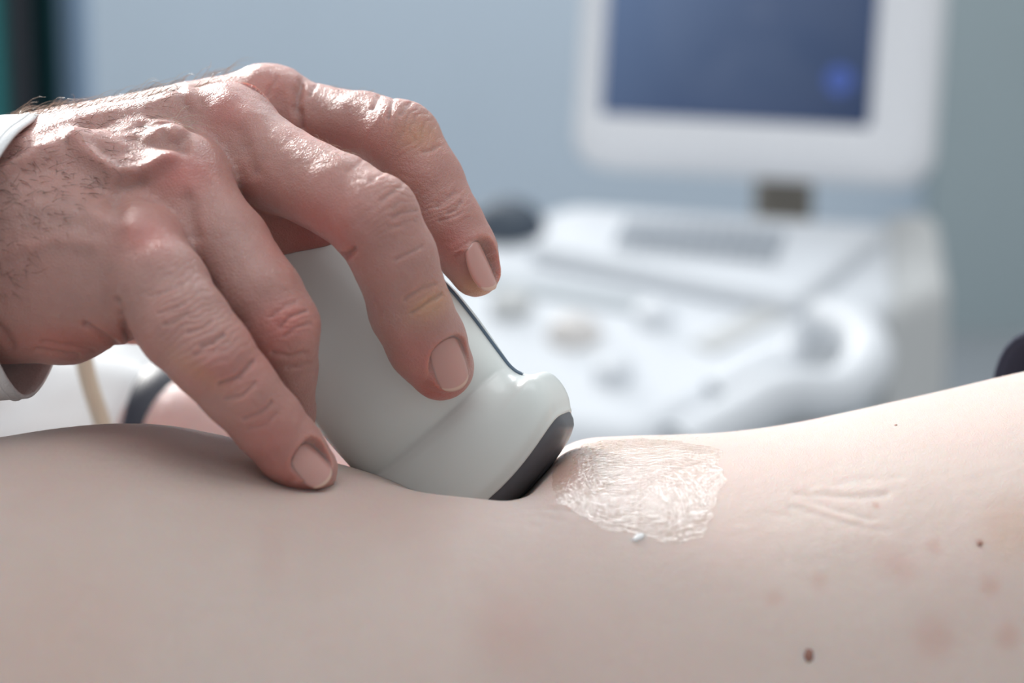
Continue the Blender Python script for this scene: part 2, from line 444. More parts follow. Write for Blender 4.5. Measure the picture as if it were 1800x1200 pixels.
# (points in px, half width px, height mm (+ ridge / - crease), depth window mm)
T = [
    # tendons and veins on the back of the hand
    ([(-60, 262), (40, 252), (100, 226), (180, 206), (250, 196), (330, 170)], 18, 1.6, (-60, 60)),
    ([(-60, 330), (0, 303), (60, 274), (130, 248), (180, 238), (250, 226), (318, 232)], 15, 1.9, (-60, 60)),
    ([(135, 255), (168, 280), (204, 306), (250, 302), (300, 280)], 14, 1.7, (-60, 60)), ([(185, 264), (250, 258), (320, 252)], 15, -.8, (-60, 60)),
    ([(-40, 380), (60, 360), (150, 372), (230, 400)], 16, .6, (-60, 60)),
    ([(-60, 470), (20, 440), (110, 420), (170, 430)], 14, .5, (-60, 60)),
    ([(150, 225), (230, 240), (310, 250)], 12, -1.2, (-60, 60)),
    ([(60, 300), (130, 300), (190, 340), (200, 380)], 20, -1.0, (-60, 60)),
    ([(205, 350), (215, 330), (245, 320)], 16, -1.2, (-60, 60)),
    ([(320, 180), (330, 215), (322, 262)], 14, -.8, (-60, 60)),
    # knuckle heads
    ([(300, 290), (325, 300)], 42, 1.0, (-60, 30)), ([(405, 190), (430, 205)], 38, 1.8, (-60, 60)), 
    ([(455, 140), (500, 145)], 30, 1.5, (10, 80)),
    # web furrows
    
    ([(528, 150), (521, 185), (527, 225)], 7, -1.2, (5, 80)), ([(330, 350), (342, 415)], 13, -.7, (-70, 40)), ([(425, 235), (446, 300)], 14, -.7, (-70, 40)),
    # little finger
    ([(354, 609), (375, 602), (394, 590)], 4.5, -.65, (-60, -10)), ([(388, 677), (420, 664), (446, 636)], 4.5, -.8, (-60, -10)),
    ([(330, 585), (350, 580), (372, 564)], 4, -.35, (-60, -10)), ([(340, 622), (372, 618), (402, 600)], 4, -.3, (-60, -10)),
    ([(398, 700), (424, 694), (448, 672)], 4, -.45, (-60, -10)), ([(428, 735), (455, 728), (478, 708)], 4, -.5, (-60, -10)),
    ([(289, 568), (305, 566), (330, 552)], 4, -.3, (-60, -10)), ([(280, 548), (300, 545), (322, 532)], 4, -.25, (-60, -10)), ([(262, 520), (292, 512), (318, 496)], 4, -.25, (-60, -10)),
    ([(436, 752), (466, 748), (486, 728)], 4, -.25, (-60, -10)),
    ([(365, 640), (395, 640), (420, 618)], 14, .5, (-60, -10)),
    # ring finger
    ([(492, 573), (512, 556), (538, 546)], 4, -.55, (-60, 10)), ([(476, 556), (500, 538), (520, 529)], 4, -.4, (-60, 10)), ([(500, 592), (524, 575), (546, 568)], 4, -.35, (-60, 10)),
    ([(480, 622), (505, 628), (535, 621)], 5, -.6, (-60, 10)), ([(505, 648), (525, 645), (542, 636)], 4, -.4, (-60, 10)),
    # middle finger
    ([(726, 549), (750, 535), (776, 517)], 4, -.5, (-60, 10)), ([(712, 525), (740, 510), (764, 498)], 4, -.4, (-60, 10)), ([(694, 456), (716, 446), (742, 434)], 4, -.3, (-60, 10)),
    ([(650, 316), (662, 310), (674, 301)], 4, -.35, (-60, 10)), ([(690, 382), (708, 374), (730, 370)], 4, -.35, (-60, 10)), ([(670, 350), (690, 340), (706, 324)], 5, -.3, (-60, 10)),
    ([(682, 400), (705, 395), (730, 388)], 4, -.22, (-60, 10)), ([(610, 300), (628, 290), (640, 280)], 4, -.25, (-60, 10)),
    ([(588, 452), (606, 452), (622, 440)], 6, -1.0, (-60, 10)),
    # index finger
    ([(681, 206), (685, 190), (691, 172)], 4, -.7, (-10, 60)), ([(656, 190), (661, 178), (668, 168)], 4, -.5, (-10, 60)), ([(706, 200), (712, 190), (722, 180)], 4, -.4, (-10, 60)),
    ([(745, 267), (758, 264), (772, 256)], 4, -.3, (-10, 60)), ([(788, 374), (798, 368), (810, 354)], 4, -.45, (-10, 60)), ([(766, 362), (785, 352), (800, 338)], 4, -.35, (-10, 60)),
    ([(772, 388), (790, 384), (812, 370)], 4, -.3, (-10, 60)), ([(545, 168), (550, 158), (556, 150)], 4, -.4, (-10, 60)), ([(470, 170), (476, 158), (486, 146)], 4, -.25, (-10, 80)),
    # palm folds on the edge of the hand
    ([(150, 572), (172, 588), (208, 611)], 6, -1.1, (-60, 10)), ([(203, 528), (212, 560), (230, 608)], 6, -1.2, (-60, 10)),
    ([(62, 613), (100, 620), (137, 628)], 4, -.6, (-60, 30)), ([(75, 600), (120, 608), (165, 618)], 4, -.4, (-60, 30)), ([(-20, 560), (5, 585), (20, 610)], 8, -.8, (-60, 30)),
]
for pts, wd, ht, (z0, z1) in T:
    xs = [q[0] for q in pts]; ys = [q[1] for q in pts]; mg = wd * 3.2
    m = (px > min(xs) - mg) & (px < max(xs) + mg) & (py > min(ys) - mg) & (py < max(ys) + mg) & (hv[:, 2] > z0) & (hv[:, 2] < z1)
    if not m.any(): continue
    i = np.nonzero(m)[0]
    d = polydist(px[i] + 2.2 * noise3(hv[i], 2.2, 3, 1), py[i] + 2.2 * noise3(hv[i], 2.2, 4, 1), pts)
    disp[i] += ht * np.exp(-(d / wd) ** 2) * fmask[i]
# fine random wrinkling, stretched across the fingers, plus soft lumps
disp += .22 * noise3(hv, 7.0, 1, 2) * 1.0 + .07 * noise3(hv, 1.6, 2, 2)
# cross-hatched wrinkles over the knuckles
for cx, cy, rx, z0, z1, dirx, diry, amp in [(370, 600, 75, -60, -10, .55, .83, .16), (515, 575, 50, -60, 0, .3, .95, .14), (690, 360, 60, -60, 10, .4, .9, .12),
                                 (720, 215, 60, -10, 50, .85, .5, .14), (790, 365, 38, -10, 50, .45, .9, .12), (300, 520, 60, -60, 0, .55, .83, .10), (745, 520, 45, -60, 10, .4, .9, .09), (440, 700, 50, -60, 0, .55, .83, .08)]:
    d2 = ((px - cx) ** 2 + (py - cy) ** 2) / rx ** 2
    m = (d2 < 5) & (hv[:, 2] > z0) & (hv[:, 2] < z1); i = np.nonzero(m)[0]
    if len(i) == 0: continue
    t = (px[i] * dirx + py[i] * diry) / 9.5 + 2.4 * noise3(hv[i], 6, 5, 2)
    disp[i] -= 1.05 * amp * np.exp(-d2[i]) * fmask[i] * (np.abs(np.sin(t * math.pi / 1.3)) ** .5 * -1 + 1) * 2

# ---- nails: frame (centre px/py/depth, axis towards the tip, outward normal), sizes in mm
def frame(c, tipdir, nrm):
    a = np.array(tipdir, float); a /= np.linalg.norm(a); nn = np.array(nrm, float); nn -= a * (nn @ a); nn /= np.linalg.norm(nn)
    return np.array(P(*c)), a, nn, np.cross(a, nn)


NAILS = {
    'middle': (frame((797, 641, -14.0), (.30, -.88, .30), (.38, .30, -.88)), 5.0, 6.2, 6.6),
    'index': (frame((848, 468, 5.2), (.42, -.88, .12), (.83, .32, -.55)), 4.6, 6.0, 6.0),
    'little': (frame((548, 818, -33.5), (.66, -.70, .20), (.42, .45, -.80)), 4.3, 5.0, 5.6),
}


def nail_surface(fr, hw, hl, R, u, v, lift=0.0):
    c, a, nn, b = fr
    ang = u * hw / R
    return c + a * v[..., None] * hl + b * (np.sin(ang) * R)[..., None] + nn * ((np.cos(ang) - 1) * R + lift - .55 * (v * .5 + .5) ** 2 * .9)[..., None]


nailz = {}
for nm, (fr, hw, hl, R) in NAILS.items():
    c, a, nn, b = fr
    q = hv - c; la = q @ a; lb = q @ b; ln = q @ nn
    near = (np.abs(la) < hl * 2) & (np.abs(lb) < hw * 2) & (ln > -6) & (ln < 4) & (hn @ nn > .1)
    i = np.nonzero(near)[0]
    # snap the nail's height to the finger surface under its centre
    core = i[(np.abs(la[i]) < 1.5) & (np.abs(lb[i]) < 1.5)]
    off = ln[core].mean() if len(core) else 0
    print('nail', nm, 'off', off, len(core))
    c2 = c + nn * off
    NAILS[nm] = ((c2, a, nn, b), hw, hl, R)
    ln = ln - off
    ang = np.clip(lb / R, -1.4, 1.4)
    target = (np.cos(ang) - 1) * R - .55 * (la / hl * .5 + .5) ** 2 * .9
    e = (np.abs(lb / (hw + .25)) ** 2.6 + np.abs(la / (hl + .2)) ** 2.6) ** (1 / 2.6)
    inside = np.clip((1.06 - e) / .10, 0, 1)
    # inside: lie just under the plate; around: a raised soft fold, except past the free edge
    dlt = (target - .15 - ln) * inside
    fold = .13 * np.exp(-((e - 1.16) / .11) ** 2) * np.clip(.6 - la / hl, 0, 1)
    hv[i] += nn * (dlt[i] * (np.abs(dlt[i]) < 3.5))[:, None]
    disp[i] = disp[i] * (1 - inside[i]) + fold[i]

hv = hv + hn * disp[:, None]

# ---- pigment of the hand (own colour: redder knuckles, yellowish end joints)
tint = np.ones((len(hv), 3))


def spot(cx, cy, rx, ry, z0, z1, colr, amt=1.0, ang=0.0):
    ca, sa = math.cos(ang), math.sin(ang)
    dx = px - cx; dy = py - cy
    g = np.exp(-(((dx * ca + dy * sa) / rx) ** 2 + ((-dx * sa + dy * ca) / ry) ** 2)) * ((hv[:, 2] > z0) & (hv[:, 2] < z1)) * amt
    tint[:] = tint * (1 - g[:, None]) + tint * np.array(colr) * g[:, None]


RED = (1.10, .80, .80); YEL = (1.12, 1.12, .86); PALE = (1.12, 1.1, 1.08)
for s in [(260, 415, 55, 35, -60, 40, RED), (320, 305, 60, 40, -60, 40, RED), (400, 200, 45, 40, -60, 60, RED, .8), (495, 570, 50, 45, -60, 10, RED), (560, 380, 90, 60, -60, 10, RED, .5),
          (390, 650, 70, 40, -60, -10, RED, .6), (520, 850, 70, 30, -60, -5, (1.05, .76, .74), .8, .5), (470, 770, 60, 60, -60, -5, RED, .7), (760, 690, 60, 30, -60, 10, (1.08, .74, .72)),
          (740, 620, 40, 40, -60, 10, RED, .7), (755, 535, 42, 26, -60, 10, YEL, 1, -.5), (735, 235, 40, 30, -10, 60, YEL, .8), (840, 505, 34, 22, -10, 60, YEL), (795, 430, 40, 34, -10, 60, RED, .7),
          (600, 250, 80, 40, -10, 60, RED, .5), (480, 150, 50, 30, 0, 80, RED, .4), (120, 600, 130, 30, -60, 60, (1.05, .78, .75), .9), (560, 430, 70, 50, -60, 70, RED, .8), (345, 650, 60, 16, -60, -10, YEL, .6, .6),
          (600, 600, 20, 200, -60, 10, RED, .3), (430, 700, 26, 26, -60, -10, PALE, .5), (700, 330, 30, 30, -60, 10, PALE, .3), (80, 380, 160, 110, -60, 60, (.92, .93, .92), .8)]:
    spot(*s)
tint[:] = np.clip(tint, .3, 1.6)

operator = empty('person', (-0.55, 0.25, 0.0), 'operator in a white coat, bare right hand gripping the ultrasound probe', 'person')
hand = mesh_np('right_hand', C2W(hv), hf, M_hand, operator, colours=tint)

nail_mats = (M_nail, M_nail_edge)
for nm, (fr, hw, hl, R) in NAILS.items():
    nu, nv = 25, 27
    U, Vv = np.meshgrid(np.linspace(-1, 1, nu), np.linspace(-1, 1, nv), indexing='ij')
    # map the square to a rounded outline (flatter free edge)
    uu = U * np.sqrt(np.clip(1 - .40 * Vv ** 2, 0, 1)); vv = Vv * np.sqrt(np.clip(1 - .42 * U ** 2, 0, 1))
    top = nail_surface(fr, hw, hl, R, uu, vv, .06); bot = nail_surface(fr, hw, hl, R, uu, vv, -.45)
    edge = np.maximum(np.abs(U), np.abs(Vv)) > .999
    top = np.where(edge[..., None], top - fr[2] * .15, top)
    V2 = np.concatenate([top.reshape(-1, 3), bot.reshape(-1, 3)]); n0 = nu * nv
    G = grid_faces(nu, nv); F2 = [list(q) for q in G] + [list(q[::-1] + n0) for q in G]
    ring = [i * nv for i in range(nu)] + [(nu - 1) * nv + j for j in range(1, nv)] + [i * nv + nv - 1 for i in range(nu - 2, -1, -1)] + [j for j in range(nv - 2, 0, -1)]
    for a_, b_ in zip(ring, ring[1:] + ring[:1]): F2.append([b_, a_, a_ + n0, b_ + n0])
    o = mesh_np('fingernail', C2W(V2), F2, M_nail, hand)
    o.data.materials.append(M_nail_edge)
    for pi_, p_ in enumerate(o.data.polygons):
        if pi_ < len(G) and (pi_ % (nv - 1)) >= nv - 3: p_.material_index = 1
    o.data.update()

# ---- hair on the back of the hand and the fingers
def hairs(name, base_v, base_n, sel, count, length, dirfun, rad, mat, parent, nseg=5, seed=3, curl=.5):
    r = np.random.default_rng(seed)
    idx = r.choice(np.nonzero(sel)[0], count, replace=False if sel.sum() > count else True)
    VV = []; FF = []; nb = 0
    for i in idx:
        p = base_v[i]; nn = base_n[i]; L = length * r.uniform(.45, 1.25)
        t = dirfun(p) + r.normal(0, .35, 3); t -= nn * (t @ nn); t /= np.linalg.norm(t) + 1e-9
        side = np.cross(nn, t); cu = r.normal(0, curl); up = r.uniform(.25, .95)
        pts = []
        for k in range(nseg):
            s = k / (nseg - 1)
            pts.append(p + L * (t * s * (1 - .1 * s) + nn * (up * s - up * .75 * s * s) + side * cu * s * s * .6) - nn * .08)
        pts = np.array(pts); rr = rad * np.array([1 - .8 * (k / (nseg - 1)) ** 2 for k in range(nseg)])
        v, f = tube(pts, rr, 3, cap=False); VV.append(v); FF.append(np.array(f) + nb); nb += len(v)
    o = mesh_np(name, C2W(np.concatenate(VV)), np.concatenate(FF), mat, parent)
    return tag(o, kind='stuff')


hn2 = normals(hv, hf)
dirh = lambda p: np.array([.75, -.35, .0])
dors = (px < 330) & (px > -40) & (py < 520) & (hv[:, 2] < 60) & ((facing > -.25)) & (py < 150 + (330 - px) * 1.2)
o = hairs('hand_hair', hv, hn2, dors, 650, 3.6, dirh, .05, M_hair_shade, hand, seed=5); o['label'] = 'fine curly hairs on the back of the hand'
rim = (px < 400) & (px > 10) & (facing < .22) & (facing > -.3) & (py < 235)
hairs('hand_hair', hv, hn2, rim, 200, 8.0, lambda p: np.array([.6, .5, 0.]), .06, M_hair, hand, seed=9)
f1 = ((np.hypot(px - 575, py - 272) < 42) & (facing > -.2) & (facing < .7) & (hv[:, 2] < 10)) | ((np.hypot(px - 500, py - 490) < 40) & (hv[:, 2] < 0) & (facing > .3)) | \
     ((np.hypot(px - 620, py - 165) < 45) & (facing > -.3) & (facing < .4))
hairs('hand_hair', hv, hn2, f1, 90, 2.6, lambda p: np.array([.6, -.5, 0.]), .035, M_hair, hand, seed=11)

# ---- coat sleeve of the right arm
nt_, na_ = 90, 120
rimp = [(68, 203, 6), (15, 250, -28), (-45, 360, -42), (-55, 480, -40), (-15, 610, -28), (42, 697, -6), (92, 640, 24), (120, 520, 44), (112, 380, 50), (96, 270, 36)]
rimc = np.array([P(*q) for q in rimp]); rimc = spline(np.vstack([rimc, rimc[:1]]), na_ + 1)[:-1]
back = np.array([P(-330, 430, 8)]); bc = back[0]
sv = []
cen = rimc.mean(0)
for j in range(nt_):
    s = j / (nt_ - 1)
    ctr = cen * (1 - s) + (bc + np.array([-160, -10, 10])) * s
    rel = rimc - cen; rel2 = rel * np.array([1 - s, 1 + .25 * s, 1 + .35 * s])
    sv.append(ctr + rel2)
sv = np.array(sv)
flat = sv.reshape(-1, 3); sn = flat - np.repeat((cen[None] * (1 - np.linspace(0, 1, nt_))[:, None] + (bc + np.array([-160, -10, 10]))[None] * np.linspace(0, 1, nt_)[:, None]), na_, 0)
sn[:, 0] = 0; sn /= np.linalg.norm(sn, axis=1)[:, None]
fold = np.repeat(np.clip(np.linspace(0, 1, nt_) * 8, 0.12, 1), na_)
flat = flat + sn * (2.2 * noise3(flat * np.array([1, .8, .8]), 22, 8, 2) * fold)[:, None]
# second skin (thickness) by solidify
slv = mesh_np('coat_sleeve', C2W(flat), grid_faces(nt_, na_, close_v=True), M_cloth, operator)
so = slv.modifiers.new('s', 'SOLIDIFY'); so.thickness = .0009; so.offset = 0
hem = []
for off_ in (4.5,):
    j = int(round(off_ / 4.2)); path = flat.reshape(nt_, na_, 3)[j] + sn.reshape(nt_, na_, 3)[j] * .55
    v, f = tube(np.vstack([path, path[:2]]), .32, 6, cap=False)
    tag(mesh_np('hem_stitching', C2W(v), f, M_cloth, slv))

# ================================================================== the probe
A_px = np.array([.62, .78]); A_px /= np.linalg.norm(A_px)
axis = np.array([A_px[0], -A_px[1], -.13]); axis /= np.linalg.norm(axis)          # towards the lens
wv = np.array([.78, .62, -.31]); wv -= axis * (wv @ axis); wv /= np.linalg.norm(wv)  # to the upper right edge
tv = np.cross(axis, wv); tv = tv if tv[2] < 0 else -tv                             # towards the camera
s_o = 1150; wc = 138
op = A_px * s_o + np.array([.78, -.62]) / np.hypot(.78, .62) * wc
PO = P(op[0], op[1], 13)
mm = K * 1.0
# s (px), half width (px), half thickness (mm), superellipse exponent
prof = [(520, 0.1, .1, 2.2), (524, 40, 4.5, 2.2), (540, 72, 8.5, 2.2), (575, 100, 11, 2.3), (640, 124, 13, 2.4), (720, 145, 14.4, 2.5), (800, 160, 15.2, 2.6), (880, 174, 15.2, 2.7), (950, 176, 14.8, 2.8),
        (1015, 174, 13.2, 2.8), (1050, 173, 11.4, 2.8), (1066, 173, 10.5, 2.8), (1078, 174, 11.3, 2.9), (1095, 177, 12.1, 3.0), (1115, 184, 12.4, 3.2), (1135, 197, 12.5, 3.5), (1150, 211, 12.6, 3.9), (1168, 218, 12.6, 4.2), (1190, 219, 12.5, 4.4), (1210, 214, 12.3, 4.4), (1224, 206, 11.5, 4.2)]
sp_ = spline(np.array(prof), 150)
nth = 128; th = np.linspace(0, 2 * math.pi, nth, endpoint=False)


def bend(wn, s):      # the head follows the convex face
    k = np.clip((s - 1030) / 130, 0, 1); k = k * k * (3 - 2 * k)
    return -k * (np.abs(wn) ** 2.2) * 44


def probe_pt(s, wpx, tmm):
    sb = s + bend(wpx / 215.0, s)
    return PO + axis * ((sb - s_o) * mm)[..., None] + wv * (wpx * mm)[..., None] + tv * tmm[..., None]


def sell(hw, ht, ex):
    c, s = np.cos(th), np.sin(th)
    return hw * np.sign(c) * np.abs(c) ** (2 / ex), ht * np.sign(s) * np.abs(s) ** (2 / ex)


pv = []
for (s, hw, ht, ex) in sp_:
    wx, tt = sell(max(hw, .05), max(ht, .05), ex); pv.append(probe_pt(np.full(nth, s), wx, tt))
# rim turned in towards the lens
for ds, kk in ((4, .985), (6, .955), (6.4, .91), (5, .88)):
    s, hw, ht, ex = prof[-1]; wx, tt = sell(hw * (1 - (1 - kk) * .35), ht * kk, ex); pv.append(probe_pt(np.full(nth, s + ds), wx, tt))
pv = np.array(pv)
probe = empty('ultrasound_probe', Vector(C2W(probe_pt(np.array([1240.]), np.array([0.]), np.array([0.]))[0])),
              'off-white curved ultrasound probe with grey lens pressed into the skin', 'probe')
mesh_np('housing', C2W(pv.reshape(-1, 3)), grid_faces(pv.shape[0], nth, close_v=True), M_shell, probe)
lv = []
s, hw, ht, ex = prof[-1]
for ds, kk, kw in ((-3, .94, .975), (3, .935, .975), (10, .90, .972), (18, .84, .965), (25, .72, .945), (30, .55, .90), (33, .3, .75), (34, .02, .3)):
    wx, tt = sell(hw * kw, ht * kk, ex); lv.append(probe_pt(np.full(nth, s + ds), wx, tt))
lv = np.array(lv)
lf = grid_faces(lv.shape[0], nth, close_v=True).tolist(); lf.append(list(range((len(lv) - 1) * nth, len(lv) * nth)))
lens = mesh_np('lens', C2W(lv.reshape(-1, 3)), lf, M_lens, probe); lens['label'] = 'dark grey rubber lens strip'
# seam line down both narrow edges
for sgn in (1, -1):
    path = []
    for (s, hw, ht, ex) in sp_[14:104]:
        path.append(probe_pt(np.array([s]), np.array([sgn * (hw + .6)]), np.array([-.5]))[0])
    v, f = tube(np.array(path), .55, 8); sm = mesh_np('seam', C2W(v), f, M_seam, probe); sm['label'] = 'thin dark blue seam along the narrow edge'
# strain relief and cable
top = probe_pt(np.array([530.]), np.array([0.]), np.array([0.]))[0]
M_cable = plain('cable', (.62, .55, .44), .5)
path = spline([top, top - axis * 14, top - axis * 26 + np.array([-12, 0, 14]), P(260, 420, 95), P(150, 520, 130), P(146, 620, 150), P(172, 720, 160), P(215, 830, 175), P(300, 960, 240), P(330, 1200, 380), P(500, 1700, 600)], 90)
v, f = tube(path, 2.7, 12); mesh_np('cable', C2W(v), f, M_cable, probe)
v, f = tube(np.array([top + axis * 4 - axis * q for q in np.linspace(0, 18, 12)]), np.linspace(5.4, 3.6, 12) + .35 * (np.arange(12) % 2), 20); mesh_np('strain_relief', C2W(v), f, M_shell, probe)

# ================================================================== the patient
hx = np.array([-2600, -1200, -600, -200, 0, 110, 220, 300, 380, 460, 540, 620, 720, 820, 900, 1000, 1100, 1200, 1300, 1400, 1500, 1600, 1700, 1800, 2000, 2400, 3200, 4200], float)
hy = np.array([800, 860, 850, 800, 768, 751, 743, 747, 763, 782, 797, 806, 808, 800, 790, 770, 767, 763, 755, 742, 722, 701, 678, 656, 622, 580, 560, 600], float)
hz = np.interp(hx, [-2600, 0, 400, 800, 1000, 1800, 4200], [0, 2, 4, 12, 28, 36, 36])
Xs = np.concatenate([np.linspace(-460, -130, 50)[:-1], np.linspace(-130, 130, 430), np.linspace(130, 460, 50)[1:]])
HX = (hx - 900) * K * (D + hz) / D; HY = -(hy - 600) * K * (D + hz) / D


def smooth_interp(x, xp, fp):
    # monotone-free cubic hermite through the points
    m_ = np.gradient(fp, xp); i = np.clip(np.searchsorted(xp, x) - 1, 0, len(xp) - 2); h_ = xp[i + 1] - xp[i]; t = np.clip((x - xp[i]) / h_, 0, 1)
    return (2 * t ** 3 - 3 * t ** 2 + 1) * fp[i] + (t ** 3 - 2 * t ** 2 + t) * h_ * m_[i] + (-2 * t ** 3 + 3 * t ** 2) * fp[i + 1] + (t ** 3 - t ** 2) * h_ * m_[i + 1]


TABLE_Z = .735


def torso_grid(Xq, phi):
    Yh = smooth_interp(Xq, HX, HY); Zh = smooth_interp(Xq, HX, hz)
    R = 106 + 4 * np.sin(Xq / 90.0)
    endt = np.clip((np.abs(Xq) - 380) / 80, 0, 1); endk = np.sqrt(np.clip(1 - endt ** 2, 0, 1)) * .999 + .001
    sl = Yh / (D + Zh)                      # slope of the grazing ray
    n = np.stack([np.zeros_like(sl), np.ones_like(sl), -sl], 1); n /= np.linalg.norm(n, axis=1)[:, None]
    t = np.stack([np.zeros_like(sl), n[:, 2], -n[:, 1]], 1)   # toward the camera
    H = np.stack([Xq, Yh, Zh], 1); Cn = H - n * R[:, None]
    RR = (R * endk)[:, None, None]
    Pt = Cn[:, None] + RR * (np.cos(phi)[None, :, None] * n[:, None] + np.sin(phi)[None, :, None] * t[:, None] * 1.12)
    return Pt


def dent(c, with_fine=True):
    x, y, z = c[:, 0], c[:, 1], c[:, 2]
    u = x / K + 900        # px at focus
    top = np.clip((y + 70) / 50, 0, 1)
    # main dent under the probe
    gl = np.where(u < 870, np.exp(-np.abs((u - 870) / 185.0) ** 2.0), np.exp(-np.abs((u - 870) / 100.0) ** 2.3))
    gz = np.where(z < 4, np.exp(-((z - 4) / 27.0) ** 2), np.exp(-((z - 4) / 60.0) ** 2))
    dd = -15.0 * gl * gz
    # fingertip of the little finger
    dd += -2.2 * np.exp(-((u - 535) / 60) ** 2 - ((z + 27) / 10) ** 2)
    # bulge pushed up around
    out = dd * top
    return out


phi = np.concatenate([np.linspace(-math.pi, -.9, 30)[:-1], np.linspace(-.9, 1.7, 300), np.linspace(1.7, math.pi, 30)[1:-1]])
TG = torso_grid(Xs, phi); nX, nP = len(Xs), len(phi)
bv = TG.reshape(-1, 3)
bv[:, 1] += dent(bv)
# skin folds beside the wrist of the probe and stretch wrinkles on the right
bf = grid_faces(nX, nP, close_v=True)[:, ::-1]
bn = normals(bv, bf)
if bn[(nX // 2) * nP + 120][1] < 0: bf = bf[:, ::-1]; bn = -bn
bx, by = proj(bv)
vis = (bv[:, 2] < 60) & (bn[:, 1] > -.5)
bd = np.zeros(len(bv))
for pts, wd, ht in [
    ([(1400, 868), (1450, 872), (1510, 876), (1560, 870)], 5, -.55), ([(1420, 876), (1440, 886), (1480, 901), (1535, 915)], 5, -.55), ([(1440, 858), (1490, 862), (1550, 858)], 5, .3),
    ([(1390, 892), (1440, 906), (1500, 924), (1560, 934)], 6, -.4), ([(1395, 880), (1430, 896), (1480, 912), (1530, 926)], 5, .35), ([(1470, 850), (1530, 842), (1580, 840)], 5, -.25), ([(1340, 900), (1400, 912)], 6, -.2),
    ([(862, 905), (900, 897), (960, 893), (1010, 899)], 4.5, -.7), ([(900, 908), (940, 906), (990, 914)], 4.5, -.5), ([(880, 900), (930, 896), (975, 884)], 4.5, .35), ([(870, 914), (915, 918), (950, 926)], 5, -.35),
    ([(460, 920), (466, 980), (462, 1050)], 14, -.35), ([(540, 930), (560, 1000), (556, 1060)], 12, -.3), ([(420, 980), (430, 1060)], 14, .25), ([(600, 920), (622, 1000), (640, 1080)], 16, .2), ([(505, 930), (512, 1010)], 12, .25),
]:
    d = polydist(bx, by, pts); bd += .38 * ht * np.exp(-(d / wd) ** 2) * vis
bd += .55 * noise3(bv, 38, 21, 2) * vis + .035 * noise3(bv, 5, 22, 2) * vis
bv = bv + bn * bd[:, None]
# rest on the table: flatten the underside
wb = C2W(bv); low = wb[:, 2] < TABLE_Z + .004
wb[low, 2] = TABLE_Z + .004 + (wb[low, 2] - TABLE_Z - .004) * .02
tb = np.ones((len(bv), 3))


def bspot(cx, cy, r, colr, amt=1.0, ry=None):
    g = np.exp(-(((bx - cx) / r) ** 2 + ((by - cy) / (ry or r)) ** 2) ** 1.5) * vis * amt
    tb[:] = tb * (1 - g[:, None]) + tb * np.array(colr) * g[:, None]


for s in [(1722, 955, 7, (.75, .5, .42)), (1540, 890, 6, (.85, .62, .56), .8), (1180, 912, 5, (.85, .6, .55), .8),
          (1640, 960, 14, (.92, .74, .7), .6), (1740, 1030, 18, (.9, .72, .66), .6), (1440, 1022, 16, (.93, .78, .74), .6), (1360, 1052, 16, (.94, .82, .78), .6), (1590, 1000, 26, (.94, .8, .78), .45), (1560, 985, 30, (.95, .82, .8), .45),
          (1770, 1120, 24, (.92, .72, .68), .6), (1640, 1120, 40, (.95, .85, .83)), (1000, 830, 40, (1.03, .78, .74), .6), (100, 1130, 170, (.98, .86, .82), .45),
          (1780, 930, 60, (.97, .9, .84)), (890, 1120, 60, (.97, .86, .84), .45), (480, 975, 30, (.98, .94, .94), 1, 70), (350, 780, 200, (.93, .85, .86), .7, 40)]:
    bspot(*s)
patient = empty('person', Vector((0.1, 0.0, TABLE_Z)), 'patient lying down, bare pale skin dented under the probe', 'person')
patient.name = 'person'
body = mesh_np('torso', wb, bf, M_body, patient, colours=tb)

# moles
M_mole = plain('mole', (.26, .115, .08), .6, sss=.0004)
treeP = bv
for (mx_, my_, r_) in [(1421, 1153, 1.15), (1722, 956, .6), (1576, 748, .5)]:
    k = np.argmin((bx - mx_) ** 2 + (by - my_) ** 2 + (~vis) * 1e6); c = W2C(wb[k:k + 1])[0]; nn = bn[k]
    a = np.cross(nn, [1, 0, 0]); a /= np.linalg.norm(a); b = np.cross(nn, a)
    V_ = []; nr, ns = 7, 16
    for i in range(nr):
        e = i / (nr - 1) * math.pi / 2
        for j in range(ns):
            q = j / ns * 2 * math.pi; rr_ = r_ * (1 + .12 * math.sin(2 * q + 1) + .06 * math.sin(5 * q)) * math.cos(e)
            V_.append(c + a * rr_ * math.cos(q) * 1.3 + b * rr_ * math.sin(q) * .9 + nn * (r_ * .38 * math.sin(e) - .05))
    mesh_np('mole', C2W(V_), grid_faces(nr, ns, close_v=True), M_mole, body)

# vellus hair along the back rim of the torso
rimb = (np.abs(bn @ np.array([0, 0.0, 1.0]) * 0 + (-(bn * (bv + [0, 0, D]) / np.linalg.norm(bv + [0, 0, D], axis=1)[:, None]).sum(1))) < .16) & (bx > -20) & (bx < 1820) & (bn[:, 1] > 0) & (bv[:, 2] < 70)
M_vellus = plain('vellus_hair', (.72, .62, .52), .4, .5)
hairs('body_hair', bv, bn, rimb, 1500, 1.1, lambda p: np.array([.6, .2, 0.]), .018, M_vellus, body, nseg=4, seed=21)

# ---- gel film on the skin
def in_poly(x, y, poly):
    ins = np.zeros(len(x), bool); n = len(poly)
    for i in range(n):
        x1, y1 = poly[i]; x2, y2 = poly[(i + 1) % n]
        c = ((y1 > y) != (y2 > y)) & (x < (x2 - x1) * (y - y1) / (y2 - y1 + 1e-12) + x1); ins ^= c
    return ins


